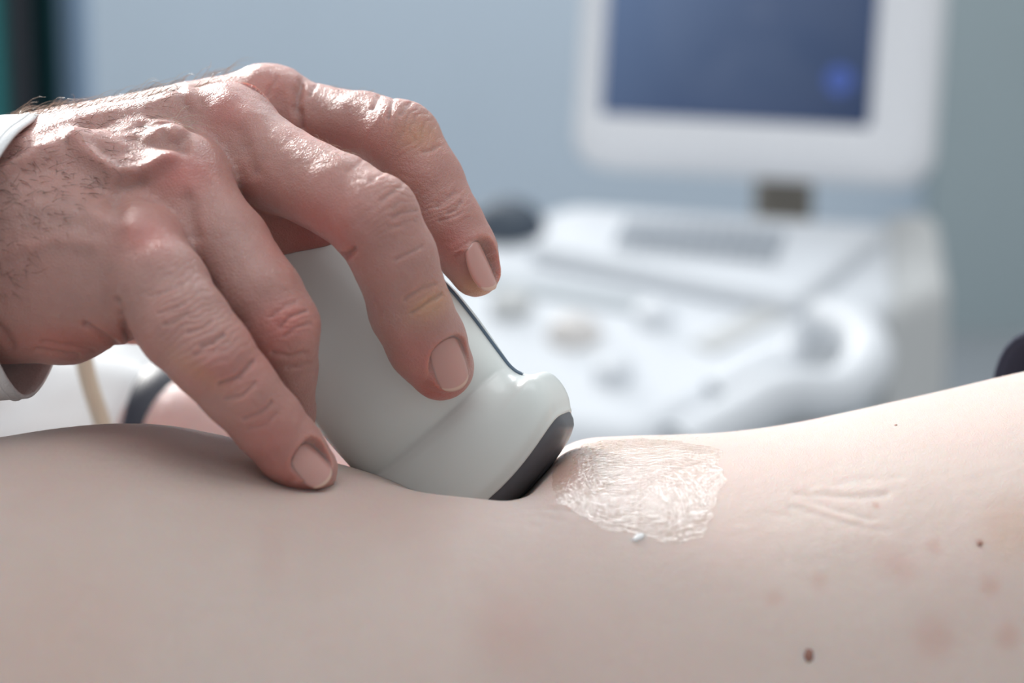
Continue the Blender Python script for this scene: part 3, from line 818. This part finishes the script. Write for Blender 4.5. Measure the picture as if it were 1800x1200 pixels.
gpoly = [(985, 800), (1040, 776), (1110, 771), (1180, 774), (1240, 781), (1272, 792), (1262, 815), (1276, 840), (1262, 870), (1250, 915), (1238, 945), (1190, 960), (1120, 940), (1060, 935), (1020, 905), (975, 880), (970, 840)]
Xg = np.linspace(P(940, 0)[0], P(1310, 0)[0] * 1.06, 420); pg = np.linspace(-.15, .95, 420)
GG = torso_grid(Xg, pg).reshape(-1, 3); GG[:, 1] += dent(GG)
gf = grid_faces(420, 420)
gn = normals(GG, gf)
if gn[88000][1] < 0: gf = gf[:, ::-1].copy(); gn = -gn
gx, gy = proj(GG)
# transfer the body's fine relief
rel = .55 * noise3(GG, 38, 21, 2) + .035 * noise3(GG, 5, 22, 2)
bdist = polydist(gx, gy, gpoly + gpoly[:1]); ins = in_poly(gx + 6 * noise3(GG, 3, 31, 2), gy + 4 * noise3(GG, 3, 32, 2), gpoly)
thick = np.clip(bdist / 34, 0, 1) * .25
for pts, wd, ht in [([(1050, 805), (1100, 790), (1160, 785), (1230, 800)], 7, .55), ([(1060, 862), (1110, 860), (1160, 846), (1200, 826), (1230, 818)], 5, .6), ([(1000, 815), (1060, 835), (1080, 855)], 10, .4), ([(1225, 915), (1238, 908)], 9, .5), ([(1060, 800), (1150, 812), (1240, 806)], 5, -.3)]:
    thick += .45 * ht * np.exp(-(polydist(gx, gy, pts) / wd) ** 2)
thick += .5 * (.16 * noise3(GG, 1.1, 33, 2) + .12 * noise3(GG, 3.2, 34, 2)) * np.exp(-((gy - 815) / 55) ** 2)
GG = GG + gn * (rel + .05 + np.maximum(thick, 0))[:, None]
keep = ins[gf].all(1)
gfk = gf[keep]; used, inv = np.unique(gfk, return_inverse=True)
m, ntg, b = new_mat('gel'); ntg.nodes.remove(b)
tr = ntg.nodes.new('ShaderNodeBsdfTransparent'); tr.inputs[0].default_value = (.965, .945, .915, 1)
gl = ntg.nodes.new('ShaderNodeBsdfGlossy'); gl.inputs['Roughness'].default_value = .05
fr_ = ntg.nodes.new('ShaderNodeFresnel'); fr_.inputs['IOR'].default_value = 1.36
mix = ntg.nodes.new('ShaderNodeMixShader'); tcg = ntg.nodes.new('ShaderNodeTexCoord')
ng = ntg.nodes.new('ShaderNodeTexNoise'); ng.inputs['Scale'].default_value = 900; ng.inputs['Detail'].default_value = 3
bg_ = ntg.nodes.new('ShaderNodeBump'); bg_.inputs['Distance'].default_value = .00042
L = ntg.links
L.new(tcg.outputs['Object'], ng.inputs['Vector']); L.new(ng.outputs['Fac'], bg_.inputs['Height'])
L.new(bg_.outputs[0], gl.inputs['Normal']); L.new(bg_.outputs[0], fr_.inputs['Normal'])
fm = ntg.nodes.new('ShaderNodeMath'); fm.operation = 'MULTIPLY'; fm.inputs[1].default_value = .22; L.new(fr_.outputs[0], fm.inputs[0]); L.new(fm.outputs[0], mix.inputs[0]); L.new(tr.outputs[0], mix.inputs[1]); L.new(gl.outputs[0], mix.inputs[2])
L.new(mix.outputs[0], ntg.nodes['Material Output'].inputs[0])
gel = mesh_np('gel', C2W(GG[used]), inv.reshape(-1, 4), m, None)
tag(recentre(gel), 'clear shiny ultrasound gel smeared on skin right of the probe', 'gel')
# bubbles and beads added to the gel film for sparkle
rb = np.random.default_rng(44); bubble_v = []; bubble_f = []; nbv = 0
cand = used; wgt_b = .15 + 3.0 * np.exp(-((gx[cand] - 1045) / 26) ** 2 - ((gy[cand] - 830) / 38) ** 2) + 1.3 * np.exp(-((gx[cand] - 1215) / 48) ** 2 - ((gy[cand] - 835) / 48) ** 2) + .6 * np.exp(-((gy[cand] - 790) / 14) ** 2)
for ib in rb.choice(cand, 420, replace=False, p=wgt_b / wgt_b.sum()):
    rad_b = rb.uniform(.10, .34); c_b = GG[ib]; n_b = gn[ib]; a_b = np.cross(n_b, [0, 0, 1.]); a_b /= np.linalg.norm(a_b); b_b = np.cross(n_b, a_b)
    for i in range(4):
        e_b = i / 3 * math.pi / 2
        for j in range(8):
            q_b = j / 8 * 2 * math.pi; bubble_v.append(c_b + (a_b * math.cos(q_b) * 1.3 + b_b * math.sin(q_b)) * rad_b * max(math.cos(e_b), .02) + n_b * rad_b * .55 * math.sin(e_b))
    bubble_f.append(grid_faces(4, 8, close_v=True) + nbv); nbv += 32
mb_ = m.copy(); mb_.name = 'gel_bubble'
for nd in mb_.node_tree.nodes:
    if nd.type == 'MATH': nd.inputs[1].default_value = .9
    if nd.type == 'BUMP': nd.inputs['Distance'].default_value = 0
bub = mesh_np('bubbles', C2W(np.array(bubble_v)), np.concatenate(bubble_f), mb_, gel); tag(bub, 'tiny glossy bubbles added to the gel for sparkle', kind='stuff')
# one thicker gel drop
k = np.argmin((bx - 1124) ** 2 + (by - 947) ** 2 + (~vis) * 1e6); c = bv[k]; nn = bn[k]
a = np.array([.45, .85, 0.]); a -= nn * (a @ nn); a /= np.linalg.norm(a); b_ = np.cross(nn, a); V_ = []
for i in range(9):
    e = i / 8 * math.pi / 2
    for j in range(24):
        q = j / 24 * 2 * math.pi; V_.append(c + a * 1.7 * math.cos(q) * math.cos(e) + b_ * (.8 + .15 * math.cos(q)) * math.sin(q) * math.cos(e) + nn * (.75 * math.sin(e)))
m2 = plain('gel_drop', (.93, .94, .95), .08, .6, sss=.0005, coat=.6)
dr = mesh_np('gel_drop', C2W(V_), grid_faces(9, 24, close_v=True), m2)
tag(recentre(dr), 'tiny whitish gel drop on the skin below the smeared gel', 'gel drop')

# ================================================================== exam table
M_sheet = plain('sheet', (.78, .82, .88), .85, .2, bump=.001, bscale=30)
M_steel = plain('steel', (.6, .62, .65), .3, metal=1)
tb_ = empty('exam_table', (0, .02, 0), 'padded exam table under the patient, mostly out of sight', 'table')
box('mattress', (-.75, -.30, TABLE_Z - .07), (.75, .205, TABLE_Z), M_sheet, tb_, bevel=.015)
box('frame', (-.73, -.28, TABLE_Z - .12), (.73, .19, TABLE_Z - .07), M_steel, tb_)
for sx in (-.68, .62):
    for sy in (-.26, .12): box('leg', (sx, sy, 0), (sx + .05, sy + .05, TABLE_Z - .12), M_steel, tb_)

# ================================================================== blurred neighbours at the left: the operator's coat and other hand
def sdf_mesh(prims, lo, hi, h, k, name, mat, parent, nz=0, tintc=None, nsc=30):
    lo = np.array(lo, float); hi = np.array(hi, float); n = np.ceil((hi - lo) / h).astype(int)
    G = np.stack(np.meshgrid(*[(lo[i] + np.arange(n[i]) * h).astype(np.float32) for i in range(3)], indexing='ij'), -1)
    d = None
    for a, b in prims:
        e = rcone(G, np.array(a[:3], float), np.array(b[:3], float), a[3], b[3]); d = e if d is None else smin(d, e, k)
    v, f = surface_nets(d, lo, h); v = relax(v, f, 3)
    if nz: v = v + normals(v, f) * (nz * noise3(v, nsc, 5, 2))[:, None]
    return mesh_np(name, C2W(v), f, mat, parent, colours=None if tintc is None else np.tile(tintc, (len(v), 1)))


def q(px_, py_, d_, r_): return (*P(px_, py_, d_), r_)


# torso and lap of the coat: seated behind the bed end
coat = sdf_mesh([(q(-600, 0, 330, 90), q(-560, 520, 330, 95)), (q(-560, 700, 340, 95), q(-160, 740, 340, 76)), (q(-230, 320, 330, 46), q(-400, 360, 330, 60)), (q(-160, 740, 340, 76), q(60, 950, 330, 85)), (q(-160, 740, 340, 76), q(190, 900, 430, 80)), (q(60, 950, 330, 85), q(100, 1600, 360, 60)), (q(190, 900, 430, 80), q(170, 1700, 450, 60)),
                 (q(-600, -10, 330, 70), q(-480, 430, 60, 45))],
                (-560, -330, -20), (90, 240, 620), 6.0, 22, 'coat', M_cloth, operator, nz=7)
coat['label'] = 'white coat over the torso and lap'
lh = sdf_mesh([(q(215, 800, 220, 22), q(360, 800, 200, 25)), (q(360, 800, 200, 25), q(470, 830, 185, 22)), (q(360, 820, 195, 24), q(470, 860, 180, 20)),
               (q(470, 790, 190, 10), q(590, 850, 175, 8.5)), (q(475, 820, 178, 10), q(600, 880, 165, 8.5)), (q(470, 850, 168, 9.5), q(585, 910, 158, 8)), (q(460, 870, 164, 9), q(560, 930, 154, 7.5)), (q(380, 790, 215, 11), q(470, 900, 220, 9))],
              (-160, -90, 100), (-10, 40, 290), 2.0, 9, 'left_hand', M_hand, operator, tintc=np.array([1.2, 1.4, 1.5]))
wst = empty  # (wrist watch strap around the left wrist)
ang = np.linspace(0, 2 * math.pi, 48, endpoint=False); cW = P(300, 802, 207); axw = np.array([.98, -.05, -.18]); axw /= np.linalg.norm(axw)
e1 = np.cross(axw, [0, 0, 1]); e1 /= np.linalg.norm(e1); e2 = np.cross(axw, e1)
V_ = []
for u_, r_ in ((-7, 27.5), (-7, 29.5), (-6, 30.5), (6, 30.5), (7, 29.5), (7, 27.5)):
    V_ += [cW + axw * u_ + (e1 * math.cos(t_) + e2 * math.sin(t_)) * r_ for t_ in ang]
ff = grid_faces(6, 48, close_u=True, close_v=True)
M_strap = plain('strap', (.018, .02, .035), .5)
mesh_np('watch_strap', C2W(V_), ff, M_strap, operator)
sdf_mesh([(q(170, 800, 220, 33), q(30, 760, 260, 42)), (q(30, 760, 260, 42), q(-200, 500, 330, 55))], (-260, -100, 150), (-90, 100, 420), 3.0, 12, 'left_sleeve', M_cloth, operator, nz=3, nsc=18)

# dark navy garment edge at the far right of the torso
gv = []
pgm = np.linspace(-2.6, 2.9, 120)
Xm = np.linspace(139, 400, 90)
shift = 70 * (1 / (1 + np.exp(-(pgm + .12) * 14)))
TGm = torso_grid(Xm, pgm)
for j_ in range(len(pgm)): TGm[:, j_] = torso_grid(Xm + shift[j_] * (400 - Xm) / 279, pgm[j_:j_ + 1])[:, 0]
Cm = TGm.mean(1, keepdims=True)
TGm = TGm + (TGm - Cm) / np.linalg.norm(TGm - Cm, axis=2, keepdims=True) * (4.0 + 13.5 * np.exp(-((pgm + .42) / .30) ** 2)[None, :, None] + 2.5 * np.sin(Xm / 9.0)[:, None, None] + 2 * np.sin(pgm * 5)[None, :, None])
gw = C2W(TGm.reshape(-1, 3)); gw[:, 2] = np.maximum(gw[:, 2], TABLE_Z + .001)
M_navy = plain('navy_cloth', (.03, .035, .06), .85, .2, bump=.0004, bscale=900)
g_ = mesh_np('shirt', gw, grid_faces(90, 120), M_navy, patient); g_['label'] = 'rolled-up navy shirt hem'
g_.modifiers.new('s', 'SOLIDIFY').thickness = .0015

# ================================================================== ultrasound machine
def Wd(px_, py_, dist_m):
    return np.array(W(px_, py_, dist_m * 1000 - D))


M_case = plain('machine_plastic', (.76, .79, .83), .42, .4, noise=.02, nscale=8)
M_case2 = plain('machine_plastic_grey', (.60, .61, .61), .5, .3)
M_key = plain('key_grey', (.42, .46, .51), .5)
M_dark = plain('machine_dark', (.12, .115, .105), .5)


def slab(name, top4, thick, mat, parent, bevel=.02, down=None, segs=4):
    """prism under four top corners (world)"""
    t = np.array(top4, float); dn = np.array([0, 0, -1.0]) if down is None else np.array(down, float)
    v = np.vstack([t, t + dn * thick]); f = [[0, 1, 2, 3], [7, 6, 5, 4]] + [[i, i + 4, (i + 1) % 4 + 4, (i + 1) % 4] for i in range(4)]
    o = mesh_np(name, v, f, mat, parent, smooth=True)
    import bmesh
    bm = bmesh.new(); bm.from_mesh(o.data); bmesh.ops.recalc_face_normals(bm, faces=bm.faces); bm.to_mesh(o.data); bm.free()
    if bevel:
        b = o.modifiers.new('b', 'BEVEL'); b.width = bevel; b.segments = segs
        o.modifiers.new('w', 'WEIGHTED_NORMAL')
    return o


machine = empty('ultrasound_machine', Vector((.42, 1.7, 0)), 'white ultrasound machine with monitor and keyboard console behind the patient', 'machine')
# monitor: front plane by three corners
bl = Wd(1000, 292, 2.32); br = Wd(1625, 330, 2.18); xdir = br - bl; wM = np.linalg.norm(xdir); xdir /= wM
nM = np.cross(xdir, [0, 0, 1.0]); nM /= np.linalg.norm(nM)            # towards the camera
upM = np.array([0, 0, 1.0]) * .985 - nM * .17; upM /= np.linalg.norm(upM); nM = np.cross(xdir, upM)
Hm = .36


def mon(u, v, n): return bl + xdir * u * wM + upM * v * Hm + nM * n


def mon_box(name, u0, u1, v0, v1, n0, n1, mat, parent, bevel=0, segs=4):
    return slab(name, [mon(u0, v0, n1), mon(u1, v0, n1), mon(u1, v1, n1), mon(u0, v1, n1)], n1 - n0, mat, parent, bevel, down=-nM, segs=segs)


# screen opening in pixels -> in u
def upx(pxv, v):
    us = np.linspace(0, 1, 400); pts = np.array([mon(u, v, 0) for u in us]); x, _ = proj(W2C(pts)); return us[np.argmin(abs(x - pxv))]


u0 = upx(1058, .3); u1 = upx(1535, .3)
def vpx(pyv, u):
    vs_ = np.linspace(0, 1, 400); pts = np.array([mon(u, v, 0) for v in vs_]); _, y = proj(W2C(pts)); return vs_[np.argmin(abs(y - pyv))]


v0 = vpx(213, .5); v1 = .93
# bezel as a frame of one mesh with rounded outer corners
def rrect(cx, cy, hx_, hy_, r, n=8):
    out = []
    for (sx, sy, a0) in ((1, 1, 0), (-1, 1, 90), (-1, -1, 180), (1, -1, 270)):
        for k_ in range(n + 1):
            a_ = math.radians(a0 + 90 * k_ / n); out.append((cx + sx * (hx_ - r) + r * math.cos(a_), cy + sy * (hy_ - r) + r * math.sin(a_)))
    return np.array(out)


oc = rrect(wM / 2, Hm / 2, wM / 2, Hm / 2, .035); ic = rrect((u0 + u1) / 2 * wM, (v0 + v1) / 2 * Hm, (u1 - u0) / 2 * wM, (v1 - v0) / 2 * Hm, .006)
rings = []
def ringpts(c, n): return bl + c[:, :1] * xdir + c[:, 1:] * upM + nM * n
def shrink(c, d):
    m_ = c.mean(0); s_ = (np.abs(c - m_).max(0) - d) / np.abs(c - m_).max(0); return m_ + (c - m_) * s_
for c_, n_ in ((shrink(ic, 0), -.012), (ic, 0.0), (shrink(ic, -.006), .004), (shrink(oc, .012), .004), (shrink(oc, .003), -.002), (oc, -.010), (oc, -.045), (shrink(oc, .015), -.06), (shrink(oc, .06), -.075)):
    rings.append(ringpts(c_, n_))
rv = np.array(rings); nr_ = rv.shape[1]
fl = grid_faces(len(rings), nr_, close_v=True).tolist(); fl.append(list(range((len(rings) - 1) * nr_, len(rings) * nr_)))
housing = mesh_np('monitor', rv.reshape(-1, 3), fl, plain('bezel_plastic', (.90, .91, .95), .42, .4), machine)
# screen: glass face with a blue emission gradient that paints in its reflection
ms, ns, bs = new_mat('screen'); Ls = ns.links
tcs = ns.nodes.new('ShaderNodeTexCoord'); mp = ns.nodes.new('ShaderNodeSeparateXYZ'); Ls.new(tcs.outputs['Generated'], mp.inputs[0])
cr = ns.nodes.new('ShaderNodeValToRGB'); e = cr.color_ramp.elements
ma = ns.nodes.new('ShaderNodeMath'); ma.operation = 'MULTIPLY_ADD'; ma.inputs[1].default_value = -.55; ma.inputs[2].default_value = .55
Ls.new(mp.outputs['X'], ma.inputs[0])
mb = ns.nodes.new('ShaderNodeMath'); mb.operation = 'MULTIPLY_ADD'; mb.inputs[1].default_value = .45; Ls.new(mp.outputs['Z'], mb.inputs[0]); Ls.new(ma.outputs[0], mb.inputs[2])
Ls.new(mb.outputs[0], cr.inputs[0])
e[0].position = .05; e[0].color = (.028, .045, .105, 1); e[1].position = .85; e[1].color = (.14, .21, .36, 1)
k2 = e.new(.45); k2.color = (.062, .095, .185, 1)
Ls.new(cr.outputs[0], bs.inputs['Emission Color']); bs.inputs['Emission Strength'].default_value = .85
bs.inputs['Base Color'].default_value = (.02, .03, .05, 1); bs.inputs['Roughness'].default_value = .25
mon_box('screen', u0 - .004, u1 + .004, v0 - .004, v1 + .004, -.016, -.008, ms, housing)
M_logo = plain('led_blue', (.05, .1, .4), .4, emit=(.10, .16, .40), estr=.22)
ul = upx(1475, .35); vl = vpx(140, ul)
cl_ = mon(ul, vl, -.0075)
dv = [cl_ + nM * (.0012 * (i == 0)) + (xdir * math.cos(a_) + upM * math.sin(a_)) * (0 if i == 0 else .012) for i in (0,) for a_ in (0,)] + [cl_ + (xdir * math.cos(a_) + upM * math.sin(a_)) * .014 for a_ in np.linspace(0, 2 * math.pi, 24, endpoint=False)]
mesh_np('screen_mark', dv, [[0, i + 1, (i + 1) % 24 + 1] for i in range(24)], M_logo, housing)
# console top
cA = Wd(985, 352, 2.40); cB = Wd(1600, 385, 2.22); cC = Wd(1560, 520, 1.98); cD = Wd(1010, 800, 1.62); cE = Wd(690, 620, 1.85)
# arm under monitor
ns_ = (Wd(1330, 320, 2.33), Wd(1440, 325, 2.33))
box('neck', tuple(np.minimum(Wd(1335, 372, 2.36), Wd(1335, 372, 2.36)) + np.array([0, 0, -.02])), tuple(Wd(1430, 300, 2.36) + np.array([0, .06, .02])), plain('neck_brown', (.19, .17, .145), .6), machine, bevel=.01)


def plane_pt(px_, py_, p0, nrm):
    """where the line of sight through a pixel meets a plane"""
    o_ = np.array(cam_loc); d_ = np.array(W(px_, py_, 500)) - o_
    return o_ + d_ * (((p0 - o_) @ nrm) / (d_ @ nrm))


p0 = Wd(1300, 400, 2.2); nC = np.array([-.03, -.30, 1.0]); nC /= np.linalg.norm(nC)
desk = [plane_pt(x, y, p0, nC) for x, y in ((985, 352), (1590, 388), (1585, 520), (1120, 765))]
dk = desk + [plane_pt(560, 700, p0, nC), plane_pt(780, 440, p0, nC)]
def prism(name, top, thick, mat, parent, bevel, segs=4):
    t = np.array(top, float); n = len(t); v = np.vstack([t, t - np.array([0, 0, thick])])
    f = [list(range(n)), list(range(n, 2 * n))[::-1]] + [[i, i + n, (i + 1) % n + n, (i + 1) % n] for i in range(n)]
    import bmesh
    o = mesh_np(name, v, f, mat, parent, smooth=True)
    bm = bmesh.new(); bm.from_mesh(o.data); bmesh.ops.recalc_face_normals(bm, faces=bm.faces); bm.to_mesh(o.data); bm.free()
    if bevel:
        b = o.modifiers.new('b', 'BEVEL'); b.width = bevel; b.segments = segs; o.modifiers.new('w', 'WEIGHTED_NORMAL')
    return o


console = prism('console', dk, .075, M_case, machine, .022)
side = prism('side_panel', [plane_pt(x, y, p0 + np.array([0, 0, .004]), nC) for x, y in ((1545, 368), (1650, 364), (1672, 500), (1560, 540))], .24, M_case2, machine, .02)
# raised keyboard deck
kd = prism('keyboard_deck', [plane_pt(x, y, p0 + nC * .018, nC) for x, y in ((1010, 358), (1560, 392), (1400, 525), (930, 430))], .02, M_case, machine, .008)
# recess for the grips (dark slots)
prism('grip_slot', [plane_pt(x, y, p0 + nC * .004, nC) for x, y in ((1215, 600), (1400, 500), (1440, 520), (1255, 615))], .008, M_case2, machine, .003)
prism('grip_slot', [plane_pt(x, y, p0 + nC * .004, nC) for x, y in ((820, 470), (1180, 530), (1160, 552), (800, 490))], .008, plain('slot_grey', (.45, .49, .52), .5), machine, .003)
k0 = [plane_pt(x, y, p0 + nC * .0225, nC) for x, y in ((1100, 385), (1385, 408), (1365, 460), (1075, 430))]
k0 = np.array(k0); keyv = None
for r_ in range(4):
    for c_ in range(12):
        def kp(u, v):
            return (k0[0] * (1 - u) + k0[1] * u) * (1 - v) + (k0[3] * (1 - u) + k0[2] * u) * v
        uu0, uu1, vv0, vv1 = (c_ + .1) / 12, (c_ + .85) / 12, (r_ + .12) / 4, (r_ + .85) / 4
        if keyv is None:
            t4 = np.array([kp(uu0, vv0), kp(uu1, vv0), kp(uu1, vv1), kp(uu0, vv1)]); keyv = t4
            ctr = t4.mean(0); tin = ctr + (t4 - ctr) * .8 + nC * .004
            v = np.vstack([t4, tin]) - ctr
            me = bpy.data.meshes.new('key'); me.from_pydata([tuple(x) for x in v], [], [[4, 5, 6, 7], [0, 1, 5, 4], [1, 2, 6, 5], [2, 3, 7, 6], [3, 0, 4, 7]]); me.materials.append(M_key); key_me = me
        ctr = np.array([kp(uu0, vv0), kp(uu1, vv0), kp(uu1, vv1), kp(uu0, vv1)]).mean(0)
        o = bpy.data.objects.new('key', key_me); col.objects.link(o); o.parent = kd; o.location = Vector(ctr) - origin_of(kd)
# trackball, dial and small pads on the lower deck
def disc(name, px_, py_, r_, h_, mat, parent, dome=False):
    c_ = plane_pt(px_, py_, p0, nC); a_ = np.cross(nC, [0, 1, 0]); a_ /= np.linalg.norm(a_); b_ = np.cross(nC, a_); V_ = []
    lay = [(r_, -.002), (r_, h_ * .8), (r_ * .9, h_), (0.001, h_)] if not dome else [(r_ * math.cos(t), h_ * math.sin(t)) for t in np.linspace(0, 1.55, 8)]
    for rr_, hh in lay: V_ += [c_ + (a_ * math.cos(t) + b_ * math.sin(t)) * rr_ + nC * hh for t in np.linspace(0, 2 * math.pi, 24, endpoint=False)]
    return mesh_np(name, V_, grid_faces(len(lay), 24, close_v=True), mat, parent)


disc('trackball', 1010, 590, .026, .02, plain('ball', (.72, .69, .67), .3), machine, True)
disc('dial', 900, 545, .02, .015, M_case2, machine); disc('dial', 1080, 660, .018, .014, M_case, machine); disc('dial', 1150, 560, .018, .012, M_case, machine)
disc('knob', 893, 402, .038, .03, plain('knob_dark', (.06, .08, .11), .6), machine, True)
# curved probe holder under the right corner
hp = [Wd(1440, 560, 1.95), Wd(1510, 590, 1.90), Wd(1525, 640, 1.86), Wd(1470, 690, 1.82), Wd(1380, 690, 1.80), Wd(1300, 730, 1.78), Wd(1190, 790, 1.74)]
v, f = tube(spline(hp, 50), .021, 14); mesh_np('holder_arm', v, f, M_case, machine)
hp = [Wd(1400, 600, 1.96), Wd(1385, 640, 1.94), Wd(1330, 660, 1.9), Wd(1260, 700, 1.88)]
v, f = tube(spline(hp, 30), .016, 12); mesh_np('holder_arm', v, f, M_case, machine)
# column and base with castors
cz = plane_pt(1350, 560, p0, nC)
box('column', (.0, 1.62, .16), (.34, 2.0, float(cz[2]) - .06), M_case2, machine, bevel=.03)
box('base', (-.08, 1.4, .07), (.42, 2.1, .17), M_case, machine, bevel=.03)
for wx_ in (-.03, .37):
    for wy_ in (1.42, 2.03):
        v, f = tube(np.array([[wx_ - .015, wy_, .04], [wx_ + .015, wy_, .04]]), .04, 20); mesh_np('castor', v, f, M_dark, machine)

# ================================================================== things by the back wall, left
def curtain(name, x0, x1, z0, z1, y, mat, label, waves, amp=.02, grp=None):
    nx, nz = 120, 12; Xc = np.linspace(x0, x1, nx); V_ = []
    for i, x in enumerate(Xc):
        for z in np.linspace(z0, z1, nz): V_.append((x, y + amp * math.sin((x - x0) / (x1 - x0) * waves * 2 * math.pi) * (1.1 - .3 * (z - z0) / (z1 - z0)), z))
    o = mesh_np(name, V_, grid_faces(nx, nz), mat); o.modifiers.new('s', 'SOLIDIFY').thickness = .004
    recentre(o); return tag(o, label, 'curtain')


yC = 2.6
def xat(px_, yw):      # world x seen at a pixel column for a plane y = yw
    return (px_ - 900) * K / 1000 * ((yw + math.cos(PITCH) * .5) / math.cos(PITCH)) / .5


M_teal = plain('teal_cloth', (.05, .24, .25), .8, .2)
M_dteal = plain('dark_teal_cloth', (.010, .050, .058), .85, .15)
M_post = plain('dark_post', (.014, .018, .028), .5)
curtain('curtain', xat(-330, yC), xat(40, yC), .42, 2.3, yC, M_teal, 'bright teal curtain at the left edge of the photo', 4)
curtain('curtain', xat(84, yC), xat(128, yC), .42, 2.3, yC, M_dteal, 'dark teal curtain strip between dark post and blue trim', 2, .012)
post = box('cabinet_post', (xat(43, yC), yC - .02, 0), (xat(81, yC), yC + .05, 2.3), M_post, None, bevel=.006)
tag(post, 'dark narrow upright post between the two teal curtains', 'post')
tag(box('trim_1', (xat(132, 2.7), 2.66, 0), (xat(170, 2.7), 2.74, 2.3), M_trim), kind='structure')
